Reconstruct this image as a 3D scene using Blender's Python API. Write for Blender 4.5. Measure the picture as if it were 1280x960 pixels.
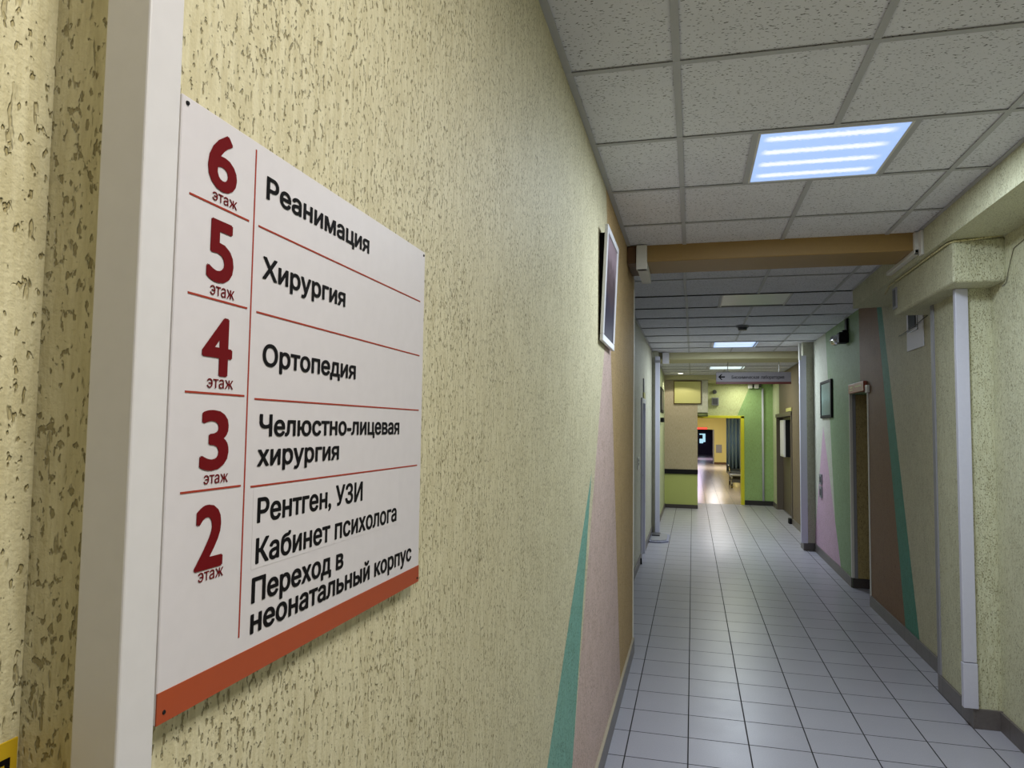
import bpy, bmesh, math, random
from mathutils import Vector, Matrix
random.seed(7)
for o in list(bpy.data.objects): bpy.data.objects.remove(o)
scn = bpy.context.scene
COL = scn.collection

# ------------------------------------------------------------------ camera
F_PX, CAM_H = 884.95, 1.6
P, YAW, ROLL = .0603, -.2503, .014
fw = Vector((math.sin(YAW)*math.cos(P), math.cos(YAW)*math.cos(P), math.sin(P)))
rt0 = Vector((math.cos(YAW), -math.sin(YAW), 0)); up0 = rt0.cross(fw)
rt = rt0*math.cos(ROLL)+up0*math.sin(ROLL); up = -rt0*math.sin(ROLL)+up0*math.cos(ROLL)
cd = bpy.data.cameras.new('camera'); cam = bpy.data.objects.new('camera', cd); COL.objects.link(cam)
cd.sensor_fit = 'HORIZONTAL'; cd.sensor_width = 36; cd.lens = F_PX/1280*36
cd.clip_start = .02; cd.clip_end = 200
m = Matrix((rt, up, -fw)).transposed().to_4x4(); m.translation = (0, 0, CAM_H)
cam.matrix_world = m
scn.camera = cam

# ------------------------------------------------------------------ look
scn.view_settings.view_transform = 'Standard'; scn.view_settings.look = 'None'
scn.view_settings.gamma = 1; scn.view_settings.use_curve_mapping = False
scn.view_settings.exposure = 0.0
w = bpy.data.worlds.new('world'); scn.world = w; w.use_nodes = True
w.node_tree.nodes['Background'].inputs[0].default_value = (.8, .85, .9, 1)
w.node_tree.nodes['Background'].inputs[1].default_value = .2
# lamp powers (W) and colours, used by the lamp builders below
COOL = (.80, .90, 1.0); NEUTRAL = (1.0, .95, .86); WARM = (1.0, .98, .92); GREENISH = (.97, 1.0, .82)
POWER = dict(near=29, first=36, third=44, fourth=28, lobby=7, hall=44, far=90)

# ------------------------------------------------------------------ materials
def lin(c):
    return tuple(((x/255)/12.92 if x/255 <= .04045 else ((x/255+.055)/1.055)**2.4) for x in c)
def nm(name):
    mt = bpy.data.materials.new(name); mt.use_nodes = True
    nt = mt.node_tree; b = nt.nodes['Principled BSDF']
    return mt, nt, b
def mth(nt, op, a, b=None, c=None, clamp=False):
    n = nt.nodes.new('ShaderNodeMath'); n.operation = op; n.use_clamp = clamp
    for i, v in enumerate((a, b, c)):
        if v is None: continue
        if isinstance(v, (int, float)): n.inputs[i].default_value = v
        else: nt.links.new(v, n.inputs[i])
    return n.outputs[0]
def mix(nt, f, a, b):
    n = nt.nodes.new('ShaderNodeMix'); n.data_type = 'RGBA'
    for s, v in ((0, f), (6, a), (7, b)):
        if isinstance(v, tuple): n.inputs[s].default_value = (*v, 1)
        elif isinstance(v, (int, float)): n.inputs[s].default_value = v
        else: nt.links.new(v, n.inputs[s])
    return n.outputs[2]
def ramp(nt, v, a, b):
    n = nt.nodes.new('ShaderNodeMapRange'); n.interpolation_type = 'SMOOTHSTEP'
    nt.links.new(v, n.inputs[0]); n.inputs[1].default_value = a; n.inputs[2].default_value = b
    return n.outputs[0]
def coords(nt, scale=(1, 1, 1)):
    t = nt.nodes.new('ShaderNodeTexCoord'); mp = nt.nodes.new('ShaderNodeMapping')
    nt.links.new(t.outputs['Object'], mp.inputs[0]); mp.inputs['Scale'].default_value = scale
    return mp.outputs[0], t.outputs['Object']
def noise(nt, vec, scale, detail=2, rough=.5):
    n = nt.nodes.new('ShaderNodeTexNoise'); nt.links.new(vec, n.inputs['Vector'])
    n.inputs['Scale'].default_value = scale; n.inputs['Detail'].default_value = detail; n.inputs['Roughness'].default_value = rough
    return n.outputs['Fac']
def bump(nt, b, h, dist, strength=1):
    n = nt.nodes.new('ShaderNodeBump'); n.inputs['Distance'].default_value = dist; n.inputs['Strength'].default_value = strength
    nt.links.new(h, n.inputs['Height']); nt.links.new(n.outputs[0], b.inputs['Normal'])

def simple(name, c, rough=.5, metal=0, spec=.5, grain=.04, gs=60):
    mt, nt, b = nm(name)
    v, _ = coords(nt); n = noise(nt, v, gs, 3)
    c = lin(c)
    nt.links.new(mix(nt, n, tuple(x*(1-grain) for x in c), tuple(min(1, x*(1+grain)) for x in c)), b.inputs['Base Color'])
    b.inputs['Roughness'].default_value = rough; b.inputs['Metallic'].default_value = metal
    b.inputs['Specular IOR Level'].default_value = spec
    return mt

def plaster(name, base, layers=(), pit=.40, gs=1.0, depth=.002, axis='Y', thr=.588):
    """bark-beetle scratch plaster: vertical worm pits. layers = painted areas: (y0,z0,y1,z1,colour) paints
    everything beyond that line; (..,y2,z2,y3,z3,colour) paints between two lines"""
    mt, nt, b = nm(name)
    _, obj = coords(nt)
    sx = nt.nodes.new('ShaderNodeSeparateXYZ'); nt.links.new(obj, sx.inputs[0])
    Yc, Zc = sx.outputs[1 if axis == 'Y' else 0], sx.outputs[2]
    # a little wobble so painted edges are hand-made
    col = None
    cb = lin(base)
    vw, _ = coords(nt)
    blot = noise(nt, vw, 3.0, 3)
    col = mix(nt, blot, tuple(x*.93 for x in cb), tuple(min(1, x*1.06) for x in cb))
    wob = mth(nt, 'MULTIPLY', mth(nt, 'SUBTRACT', noise(nt, vw, 40, 2), .5), .015)
    def beyond(y0, z0, y1, z1):
        k = (y1-y0)/(z1-z0)
        line = mth(nt, 'ADD', mth(nt, 'MULTIPLY', mth(nt, 'SUBTRACT', Zc, z0), k), y0)
        d = mth(nt, 'ADD', mth(nt, 'SUBTRACT', Yc, line), wob)
        return ramp(nt, d, -.004, .004)
    for L in layers:
        if len(L) == 5:
            f = beyond(*L[:4])
        else:
            f = mth(nt, 'MULTIPLY', beyond(*L[:4]), mth(nt, 'SUBTRACT', 1.0, beyond(*L[4:8])))
        col = mix(nt, f, col, lin(L[-1]))
    v1, _ = coords(nt, (190*gs, 190*gs, 105*gs))
    v2, _ = coords(nt, (150*gs, 150*gs, 44*gs))
    n1 = noise(nt, v1, 1, 2, .55); n2 = noise(nt, v2, 1, 2, .5)
    dens = noise(nt, vw, 7, 2)
    t = mth(nt, 'ADD', n1, mth(nt, 'MULTIPLY', mth(nt, 'SUBTRACT', dens, .5), .16))
    p1 = ramp(nt, t, thr, thr+.075)
    p2 = ramp(nt, n2, thr+.05, thr+.12)
    pits = mth(nt, 'MAXIMUM', p1, mth(nt, 'MULTIPLY', p2, .75))
    v3, _ = coords(nt, (120*gs, 120*gs, 17*gs)); st = noise(nt, v3, 1, 3, .6)
    streak = nt.nodes.new('ShaderNodeMix'); streak.data_type = 'RGBA'; streak.blend_type = 'MULTIPLY'
    streak.inputs[0].default_value = 1; nt.links.new(col, streak.inputs[6])
    nt.links.new(mix(nt, ramp(nt, st, .36, .66), (1.04, 1.04, 1.03), (.88, .86, .79)), streak.inputs[7]); col = streak.outputs[2]
    darkc = nt.nodes.new('ShaderNodeMix'); darkc.data_type = 'RGBA'; darkc.blend_type = 'MULTIPLY'
    darkc.inputs[0].default_value = 1; nt.links.new(col, darkc.inputs[6]); darkc.inputs[7].default_value = (pit, pit*.92, pit*.68, 1)
    nt.links.new(mix(nt, mth(nt, 'MULTIPLY', pits, .85), col, darkc.outputs[2]), b.inputs['Base Color'])
    b.inputs['Roughness'].default_value = .62; b.inputs['Specular IOR Level'].default_value = .35
    fine = noise(nt, vw, 260, 2)
    h = mth(nt, 'ADD', mth(nt, 'ADD', mth(nt, 'MULTIPLY', pits, -1.0), mth(nt, 'MULTIPLY', fine, .45)), mth(nt, 'MULTIPLY', st, -.6))
    bump(nt, b, h, depth, .9)
    return mt

def tile_floor(name, c, x0, y0, s=.3, grout=.0062, rough=.33):
    mt, nt, b = nm(name)
    _, obj = coords(nt)
    sx = nt.nodes.new('ShaderNodeSeparateXYZ'); nt.links.new(obj, sx.inputs[0])
    def edge(o, off):
        u = mth(nt, 'DIVIDE', mth(nt, 'SUBTRACT', o, off), s)
        d = mth(nt, 'ABSOLUTE', mth(nt, 'SUBTRACT', mth(nt, 'FRACT', mth(nt, 'ADD', u, 100.5)), .5))
        return mth(nt, 'MULTIPLY', d, s), mth(nt, 'FLOOR', mth(nt, 'ADD', u, 100.0))
    dx, ix = edge(sx.outputs[0], x0); dy, iy = edge(sx.outputs[1], y0)
    d = mth(nt, 'MINIMUM', dx, dy)
    g = ramp(nt, d, grout*.35, grout*.65)
    cv = nt.nodes.new('ShaderNodeCombineXYZ'); nt.links.new(ix, cv.inputs[0]); nt.links.new(iy, cv.inputs[1])
    wn = nt.nodes.new('ShaderNodeTexWhiteNoise'); wn.noise_dimensions = '2D'; nt.links.new(cv.outputs[0], wn.inputs['Vector'])
    v, _ = coords(nt)
    cl = lin(c)
    sp = noise(nt, v, 170, 2, .6)
    base = mix(nt, sp, tuple(x*.80 for x in cl), tuple(min(1, x*1.2) for x in cl))
    big = noise(nt, v, 5, 3)
    base = mix(nt, mth(nt, 'MULTIPLY', big, .25), base, tuple(x*.72 for x in cl))
    base = mix(nt, mth(nt, 'MULTIPLY', wn.outputs['Value'], .16), base, tuple(x*.7 for x in cl))
    nt.links.new(mix(nt, g, lin((34, 33, 34)), base), b.inputs['Base Color'])
    r = mth(nt, 'ADD', mth(nt, 'MULTIPLY', g, rough-.8), .8)
    nt.links.new(mth(nt, 'ADD', r, mth(nt, 'MULTIPLY', mth(nt, 'SUBTRACT', big, .5), .1)), b.inputs['Roughness'])
    b.inputs['Specular IOR Level'].default_value = .32
    bump(nt, b, g, .0012, .7)
    return mt

def ceiling_tile(name, c):
    mt, nt, b = nm(name)
    v, _ = coords(nt)
    # fissured mineral tile: short dark scratches lying in random directions
    cols = []
    for k, ang in enumerate((.3, 1.4, 2.4)):
        t = nt.nodes.new('ShaderNodeTexCoord'); mp = nt.nodes.new('ShaderNodeMapping'); mp.vector_type = 'POINT'
        mp.inputs['Rotation'].default_value = (0, 0, ang); mp.inputs['Scale'].default_value = (62, 150, 1); mp.inputs['Location'].default_value = (k*7.3, k*3.1, 0)
        nt.links.new(t.outputs['Object'], mp.inputs[0])
        cols.append(ramp(nt, noise(nt, mp.outputs[0], 1, 1.0, .5), .685, .72))
    s = mth(nt, 'MAXIMUM', mth(nt, 'MAXIMUM', cols[0], cols[1]), cols[2])
    cl = lin(c)
    base = mix(nt, noise(nt, v, 6, 3), tuple(x*.94 for x in cl), tuple(min(1, x*1.05) for x in cl))
    nt.links.new(mix(nt, mth(nt, 'MULTIPLY', s, .8), base, lin((52, 49, 45))), b.inputs['Base Color'])
    b.inputs['Roughness'].default_value = .9; b.inputs['Specular IOR Level'].default_value = .15
    bump(nt, b, mth(nt, 'MULTIPLY', s, -1.0), .0015, .6)
    return mt

def skirting_tile(name, c):
    mt, nt, b = nm(name)
    _, obj = coords(nt)
    sx = nt.nodes.new('ShaderNodeSeparateXYZ'); nt.links.new(obj, sx.inputs[0])
    u = mth(nt, 'FRACT', mth(nt, 'ADD', mth(nt, 'DIVIDE', mth(nt, 'ADD', sx.outputs[1], .17), .3), 50))
    g = mth(nt, 'LESS_THAN', u, .012)
    v, _ = coords(nt); cl = lin(c)
    base = mix(nt, noise(nt, v, 60, 3), tuple(x*.75 for x in cl), tuple(x*1.2 for x in cl))
    nt.links.new(mix(nt, g, base, lin((40, 38, 38))), b.inputs['Base Color'])
    b.inputs['Roughness'].default_value = .4
    return mt

def glow(name, c, s):
    mt, nt, b = nm(name)
    b.inputs['Base Color'].default_value = (*lin(c), 1); b.inputs['Emission Color'].default_value = (*lin(c), 1); b.inputs['Emission Strength'].default_value = s
    return mt

def diffuser_lit(name, y0, y1, x0, x1, c_lo, c_hi, s):
    """prismatic lens lit by four tubes that run across the corridor"""
    mt, nt, b = nm(name)
    _, obj = coords(nt)
    sx = nt.nodes.new('ShaderNodeSeparateXYZ'); nt.links.new(obj, sx.inputs[0])
    u = mth(nt, 'MULTIPLY', mth(nt, 'DIVIDE', mth(nt, 'SUBTRACT', sx.outputs[1], y0), y1-y0), 4.0)
    pv = nt.nodes.new('ShaderNodeTexVoronoi'); v, _ = coords(nt); nt.links.new(v, pv.inputs['Vector']); pv.inputs['Scale'].default_value = 85
    jit = mth(nt, 'MULTIPLY', mth(nt, 'SUBTRACT', pv.outputs['Distance'], .4), .16)
    d = mth(nt, 'ABSOLUTE', mth(nt, 'SUBTRACT', mth(nt, 'FRACT', mth(nt, 'ADD', u, jit)), .5))
    tube = mth(nt, 'SUBTRACT', 1.0, ramp(nt, d, .05, .26))
    e = mth(nt, 'MULTIPLY', mth(nt, 'DIVIDE', mth(nt, 'SUBTRACT', sx.outputs[0], x0), x1-x0), 1.0)
    ends = mth(nt, 'MULTIPLY', ramp(nt, e, .015, .09), mth(nt, 'SUBTRACT', 1.0, ramp(nt, e, .86, .97)))
    f = mth(nt, 'MULTIPLY', tube, ends)
    col = mix(nt, f, lin(c_lo), lin(c_hi))
    nt.links.new(col, b.inputs['Emission Color']); b.inputs['Emission Strength'].default_value = s
    b.inputs['Base Color'].default_value = (.5, .5, .5, 1); b.inputs['Roughness'].default_value = .4
    return mt

CREAM = (214, 207, 174)
M = {}
M['wall_left'] = plaster('plaster_left', (211, 204, 174), [
    (3.03, 1.40, 2.126, .592, 3.05, 1.43, 2.60, .40, (122, 172, 160)),
    (3.45, 1.95, 2.587, .385, (206, 182, 176)),
    (3.50, 2.80, 4.36, .05, (188, 160, 116)),
    ])
M['wall_left'].name = 'plaster_left'
M['wall_right_near'] = plaster('plaster_right_near', (206, 206, 178))
M['wall_right'] = plaster('plaster_right', (200, 196, 168), [
    (6.69, 2.67, 5.81, .126, (84, 146, 126)),
    (6.857, 2.70, 6.151, .09, (140, 108, 80)),
    (7.56, 2.70, 7.50, 0, (142, 168, 130)),
    (9.35, 2.70, 8.80, 0, (205, 208, 196)),
    (9.66, 1.74, 8.62, .10, 9.58, 1.74, 10.36, .10, (208, 176, 200)),
    ])
M['plaster'] = plaster('plaster_pale', (205, 204, 186))
M['plaster_cream'] = plaster('plaster_cream', (214, 207, 160))
M['plaster_tan'] = plaster('plaster_tan', (186, 168, 134))
M['plaster_x'] = plaster('plaster_across', CREAM, gs=.72, pit=.6, depth=.0026, thr=.61)
M['plaster_niche'] = plaster('plaster_niche', (176, 158, 110))
M['plaster_far_tan'] = plaster('plaster_far_tan', (186, 172, 148), pit=.7)
M['lime'] = simple('lime_paint', (178, 186, 110), .5)
M['green_end'] = plaster('plaster_end', (216, 222, 170), [(1.22, 2.6, .93, 1.9, (160, 192, 132))], pit=.75, axis='X')
M['green_wall'] = plaster('plaster_green', (196, 206, 170), pit=.75)
M['plaster_end_right'] = plaster('plaster_end_right', (122, 108, 92), [(14.9, 2.6, 14.9, 0, (206, 214, 184))], pit=.75)
M['yellow_wall'] = simple('yellow_paint', (220, 208, 132), .5)
M['yellow_trim'] = simple('yellow_trim', (222, 214, 40), .4)
M['tan_beam'] = simple('tan_beam_paint', (152, 122, 70), .5, grain=.12, gs=150)
M['cream_beam'] = simple('cream_beam_paint', (196, 190, 150), .55)
M['ceiling'] = ceiling_tile('mineral_tile', (225, 225, 231))
M['grid'] = simple('grid_metal', (180, 180, 182), .5, 0)
M['floor'] = tile_floor('floor_tile', (170, 169, 180), -.325, 3.898)
M['floor_far'] = tile_floor('floor_tile_far', (196, 184, 172), -.325, 3.898, rough=.2)
M['skirting'] = skirting_tile('skirting_tile', (104, 98, 96))
M['skirting_dark'] = skirting_tile('skirting_tile_dark', (66, 60, 58))
M['mortar'] = simple('mortar_bead', (170, 160, 140), .8)
M['white_plastic'] = simple('white_plastic', (214, 212, 216), .35)
M['lilac_plastic'] = simple('pale_plastic', (206, 206, 222), .35)
M['offwhite'] = simple('offwhite_plastic', (216, 214, 206), .4)
M['sign_white'] = simple('sign_white', (212, 208, 214), .5, 0, .3)
M['sign_patch'] = simple('sign_patch', (214, 210, 216), .45, 0, .3)
M['dark_red'] = simple('sign_dark_red', (104, 10, 16), .75, 0, .12)
M['rule_red'] = simple('sign_rule_red', (156, 56, 40), .7, 0, .15)
M['band_red'] = simple('sign_band_red', (166, 72, 36), .35)
M['ink'] = simple('black_ink', (14, 11, 13), .75, 0, .12)
M['black'] = simple('black_plastic', (20, 20, 22), .6, 0, .2)
M['dark_grey'] = simple('dark_grey', (70, 70, 74), .4)
M['mid_grey'] = simple('mid_grey', (140, 140, 146), .45)
M['sign_grey'] = simple('sign_grey', (122, 117, 121), .5)
M['chrome'] = simple('chrome', (210, 210, 215), .15, 1)
M['glass_dark'] = simple('lens_glass', (20, 22, 26), .05)
M['wood'] = simple('brown_wood', (96, 66, 36), .5, grain=.3, gs=25)
M['yellow_warn'] = simple('warning_yellow', (206, 172, 34), .4)
M['exit_red'] = simple('brick_red_plate', (150, 70, 44), .4)
M['paper'] = simple('paper', (226, 226, 236), .6)
M['rubber'] = simple('mat_grey_blue', (138, 140, 160), .7, grain=.2, gs=90)
M['panel_yellow'] = simple('panel_yellow', (196, 190, 118), .45)
M['dark_door'] = simple('dark_door', (92, 82, 74), .5, grain=.1)
M['white_door'] = simple('white_door', (200, 200, 214), .35)
M['curtain'] = simple('curtain_blue', (172, 200, 228), .7)
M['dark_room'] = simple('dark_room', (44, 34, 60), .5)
M['mattress'] = simple('gurney_mattress', (70, 74, 78), .5)
M['steel'] = simple('brushed_steel', (170, 170, 172), .3, .8)
M['cable'] = simple('cable_dark', (70, 66, 54), .5)
M['unlit'] = simple('unlit_diffuser', (238, 242, 236), .3)
M['green_cloth'] = simple('olive_lagging', (120, 128, 78), .7)

def photo_mat(name, c1, c2, c3, vert=True):
    mt, nt, b = nm(name)
    t = nt.nodes.new('ShaderNodeTexCoord'); sx = nt.nodes.new('ShaderNodeSeparateXYZ'); nt.links.new(t.outputs['Generated'], sx.inputs[0])
    v, _ = coords(nt); n = noise(nt, v, 14, 4, .6)
    z = mth(nt, 'ADD', sx.outputs[2], mth(nt, 'MULTIPLY', mth(nt, 'SUBTRACT', n, .5), .5))
    c = mix(nt, ramp(nt, z, .25, .55), lin(c1), lin(c2)); c = mix(nt, ramp(nt, z, .55, .9), c, lin(c3))
    nt.links.new(c, b.inputs['Base Color']); b.inputs['Roughness'].default_value = .45; b.inputs['Specular IOR Level'].default_value = .25
    return mt
M['photo_left'] = photo_mat('picture_purple', (44, 40, 58), (74, 60, 64), (140, 122, 130))
M['photo_right'] = photo_mat('picture_green', (120, 140, 130), (150, 176, 168), (130, 150, 140))

# ------------------------------------------------------------------ mesh helpers
class MB:
    def __init__(s): s.bm = bmesh.new()
    def box(s, x0, y0, z0, x1, y1, z1, bev=0, seg=2):
        r = bmesh.ops.create_cube(s.bm, size=1)
        vs = r['verts']
        for v in vs: v.co = Vector(((x0+x1)/2+v.co.x*(x1-x0), (y0+y1)/2+v.co.y*(y1-y0), (z0+z1)/2+v.co.z*(z1-z0)))
        if bev:
            es = list({e for v in vs for e in v.link_edges})
            bmesh.ops.bevel(s.bm, geom=es, offset=bev, segments=seg, profile=.5, affect='EDGES')
        return s
    def cyl(s, p0, p1, r0, r1=None, seg=20):
        p0, p1 = Vector(p0), Vector(p1); d = p1-p0
        r = bmesh.ops.create_cone(s.bm, cap_ends=True, segments=seg, radius1=r0, radius2=r0 if r1 is None else r1, depth=d.length)
        q = Vector((0, 0, 1)).rotation_difference(d.normalized()).to_matrix().to_4x4(); q.translation = (p0+p1)/2
        bmesh.ops.transform(s.bm, matrix=q, verts=r['verts'])
        return s
    def tube(s, pts, r, seg=8):
        pts = [Vector(p) for p in pts]; rings = []
        for i, p in enumerate(pts):
            d = (pts[min(i+1, len(pts)-1)]-pts[max(i-1, 0)]).normalized()
            a = d.orthogonal().normalized() if i == 0 else (rings_a - d*rings_a.dot(d)).normalized()
            rings_a = a; b = d.cross(a)
            rings.append([s.bm.verts.new(p+(a*math.cos(t)+b*math.sin(t))*r) for t in [2*math.pi*k/seg for k in range(seg)]])
        for i in range(len(rings)-1):
            for k in range(seg):
                s.bm.faces.new((rings[i][k], rings[i][(k+1) % seg], rings[i+1][(k+1) % seg], rings[i+1][k]))
        s.bm.faces.new(rings[0][::-1]); s.bm.faces.new(rings[-1])
        return s
    def prism(s, pts, off):
        """polygon (list of 3-D points) pushed along off"""
        a = [s.bm.verts.new(Vector(p)) for p in pts]; b = [s.bm.verts.new(Vector(p)+Vector(off)) for p in pts]
        n = len(a); s.bm.faces.new(a); s.bm.faces.new(b[::-1])
        for i in range(n): s.bm.faces.new((a[i], b[i], b[(i+1) % n], a[(i+1) % n]))
        return s
    def build(s, name, mat, parent=None, smooth=False):
        bmesh.ops.recalc_face_normals(s.bm, faces=s.bm.faces)
        me = bpy.data.meshes.new(name); s.bm.to_mesh(me); s.bm.free()
        me.materials.append(M[mat] if isinstance(mat, str) else mat)
        if smooth:
            for p in me.polygons: p.use_smooth = True
        o = bpy.data.objects.new(name, me); COL.objects.link(o)
        if parent is not None:
            o.parent = parent; o.matrix_parent_inverse = parent.matrix_basis.inverted()
        return o
def struct(o): o['kind'] = 'structure'; return o
def thing(name, label, cat, loc, group=None):
    o = bpy.data.objects.new(name, None); COL.objects.link(o); o.location = loc; o.empty_display_size = .05
    o['label'] = label; o['category'] = cat
    if group: o['group'] = group
    return o
def tag(o, label, cat, group=None):
    o['label'] = label; o['category'] = cat
    if group: o['group'] = group
    return o
def box(name, mat, lo, hi, parent=None, bev=0):
    return MB().box(*lo, *hi, bev).build(name, mat, parent)

# ------------------------------------------------------------------ setting: shell
H = 2.804
XL, XR = -.42, 1.59
YB = -6.0
struct(box('floor', 'floor', (-.9, YB-.1, -.12), (2.6, 16.05, 0)))
# ceiling tiles: near bay, middle bay, end bay
cb = MB()
cb.box(XL-.1, YB, H+.004, 1.327, 4.70, H+.09)
cb.box(-.80, 5.06, H+.004, 1.327, 6.52, H+.09)
cb.box(-.80, 6.52, H+.004, 1.72, 11.46, H+.09)
struct(cb.build('ceiling', 'ceiling'))
cb = MB().box(-.75, 12.1, 2.704, 1.72, 14.86, 2.79)
struct(cb.build('ceiling_end', 'ceiling'))

# left wall: near pier, main wall, recessed wall beyond the corner
struct(MB().box(-.60, YB, 0, -.475, .425, H+.1).build('wall_left_near', 'plaster_x'))
struct(MB().box(-.62, .425, 0, XL, 5.24, H+.1).build('wall_left', 'wall_left'))
wl = MB().box(-.78, 5.24, 0, -.615, 8.80, H+.1).box(-.78, 8.80, 1.98, -.615, 9.42, H+.1).box(-.78, 9.42, 0, -.615, 11.2, H+.1)
struct(wl.build('wall_left_recess', 'plaster'))
struct(MB().box(-.78, 11.2, 0, -.52, 11.75, H+.1, .012).build('wall_left_pilaster', 'plaster'))
struct(MB().box(-.78, 11.75, 0, -.56, 14.9, H+.1).build('wall_left_end', 'green_wall'))

# right wall: near wall, pilaster with box, wall with passage opening, second pilaster, end wall with doors
struct(MB().box(1.618, YB, 0, 1.80, 5.02, H+.1).build('wall_right_near', 'wall_right_near'))
struct(MB().box(1.488, 4.462, 0, 1.80, 5.02, 2.46, .012).build('wall_right_pilaster', 'wall_right_near'))
wr = MB()
wr.box(XR, 5.0, 0, 1.80, 7.235, H+.1)
wr.box(XR, 7.235, 1.985, 1.80, 8.03, H+.1)
wr.box(XR, 8.03, 0, 1.80, 10.4, H+.1)
struct(wr.build('wall_right', 'wall_right'))
struct(MB().box(1.455, 10.30, 0, 1.80, 10.56, H+.1, .012).build('wall_right_far_pilaster', 'plaster'))
we = MB()
we.box(1.66, 10.5, 0, 1.9, 13.03, H+.1); we.box(1.66, 13.03, 1.91, 1.9, 15.44, H+.1); we.box(1.66, 15.44, 0, 1.9, 16.1, H+.1)
we.box(1.86, 13.0, 0, 1.9, 15.5, 1.95)
struct(we.build('wall_right_end', 'plaster_end_right'))
# passage behind the opening
pn = MB()
pn.box(1.80, 8.03, 0, 2.7, 8.15, 2.3); pn.box(1.80, 7.1, 0, 2.7, 7.235, 2.3); pn.box(2.6, 7.235, 0, 2.7, 8.03, 2.3); pn.box(1.80, 7.235, 2.2, 2.6, 8.03, 2.3)
pn.box(1.615, 8.024, 0, 1.81, 8.031, 1.98)
struct(pn.build('wall_passage', 'plaster_niche'))
struct(MB().box(1.592, 8.008, 0, 2.6, 8.0235, .095).build('baseboard_passage', 'skirting_dark'))

# back wall closes the corridor behind the viewer
struct(box('wall_back', 'dark_door', (-.7, YB-.1, 0), (1.8, YB, H+.1)))

# tan beam across the corridor and pale beam further on
struct(MB().box(XL, 4.69, 2.698, 1.327, 5.065, 2.88, .008).build('trim_beam_tan', 'tan_beam'))
struct(MB().box(-.75, 11.45, 2.70, 1.66, 12.15, 2.88, .008).build('trim_beam_pale', 'cream_beam'))
# downstand beam along the right wall
lb = MB()
prof = [(1.327, 2.645), (1.62, 2.655), (1.62, 2.88), (1.327, 2.88)]
lb.prism([(x, YB, z) for x, z in prof], (0, 6.52-YB, 0))
struct(lb.build('trim_beam_right', 'wall_right_near'))
# plastered box under that beam
bx = MB().box(1.368, 4.262, 2.412, 1.625, 5.43, 2.652, .016, 3)
struct(bx.build('trim_box_right', 'wall_right_near'))

# end of the corridor: tan block, bulkhead, door wall
struct(MB().box(-.56, 14.90, .74, .095, 16.02, 2.605).build('wall_end_block', 'plaster_far_tan'))
struct(MB().box(-.56, 14.902, 0, .093, 16.02, .74).build('wall_end_dado', 'lime'))
struct(MB().box(.095, 14.90, 1.94, .302, 16.02, 2.605, .006).build('trim_duct_box', 'plaster'))
struct(MB().box(-.75, 14.86, 2.607, 1.72, 15.2, 2.80).build('trim_bulkhead', 'cream_beam'))
struct(box('ceiling_lobby', 'cream_beam', (.302, 15.2, 2.607), (1.72, 16.05, 2.70)))
we = MB()
we.box(1.06, 16.05, 0, 1.95, 16.25, 2.7); we.box(-.6, 16.05, 1.90, 1.06, 16.25, 2.7)
struct(we.build('wall_end', 'green_end'))
df = MB().box(1.005, 16.03, 0, 1.075, 16.26, 1.90, .004).box(-.2, 16.03, 1.85, 1.075, 16.26, 1.905, .004)
struct(df.build('door_1', 'yellow_trim'))

# hall beyond
struct(box('floor_hall', 'floor_far', (-.9, 16.05, -.12), (2.6, 50, 0)))
struct(box('ceiling_hall', 'cream_beam', (-.6, 16.25, 2.45), (2.1, 34.5, 2.55)))
struct(box('wall_hall_left', 'yellow_wall', (-.6, 16.25, 0), (-.45, 34.5, 2.5)))
struct(box('wall_hall_right', 'yellow_wall', (1.75, 16.25, 0), (1.95, 34.5, 2.5)))
wy = MB().box(.965, 34.4, 0, 2.1, 34.7, 2.5).box(-.6, 34.4, 1.60, .965, 34.7, 2.5)
struct(wy.build('wall_hall_end', 'yellow_wall'))
struct(box('baseboard_hall', 'wood', (.965, 34.37, 0), (1.75, 34.40, .09)))
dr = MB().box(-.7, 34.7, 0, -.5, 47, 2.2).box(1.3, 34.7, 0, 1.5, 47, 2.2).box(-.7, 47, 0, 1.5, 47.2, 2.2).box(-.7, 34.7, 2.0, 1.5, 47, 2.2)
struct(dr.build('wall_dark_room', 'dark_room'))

# baseboards
def skirting(name, boxes, mat='skirting'):
    b = MB()
    for q in boxes: b.box(*q, .0015)
    struct(b.build(name, mat))
T = .014
skirting('baseboard_left', [(XL, .45, 0, XL+T, 5.235, .10)])
struct(box('baseboard_left_bead', 'mortar', (XL, .45, .100), (XL+.013, 5.235, .107)))
skirting('baseboard_left_recess', [(-.615, 5.24, 0, -.60, 8.76, .09), (-.615, 9.46, 0, -.60, 11.2, .09), (-.56, 11.75, 0, -.546, 14.9, .09)])
skirting('baseboard_right', [(XR-T, 5.03, 0, XR, 7.235, .10), (XR-T, 8.03, 0, XR, 10.3, .10), (1.604, YB, 0, 1.618, 4.45, .10)])
skirting('baseboard_right_pilaster', [(1.474, 4.448, 0, 1.488, 5.02, .105), (1.488, 4.448, 0, 1.618, 4.462, .105), (1.441, 10.286, 0, 1.455, 10.56, .10), (1.455, 10.286, 0, 1.59, 10.30, .10)])
skirting('baseboard_end', [(-.56, 14.885, 0, .098, 14.90, .075)], 'skirting_dark')
skirting('baseboard_end_right', [(1.08, 16.03, 0, 1.66, 16.05, .10), (1.645, 15.46, 0, 1.66, 16.03, .10), (1.645, 10.56, 0, 1.66, 13.0, .10), (1.66, 15.425, 0, 1.74, 15.44, .10)])
struct(MB().box(-.562, 14.87, .69, .10, 14.90, .785, .008).build('trim_bumper_rail', 'black'))

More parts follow.
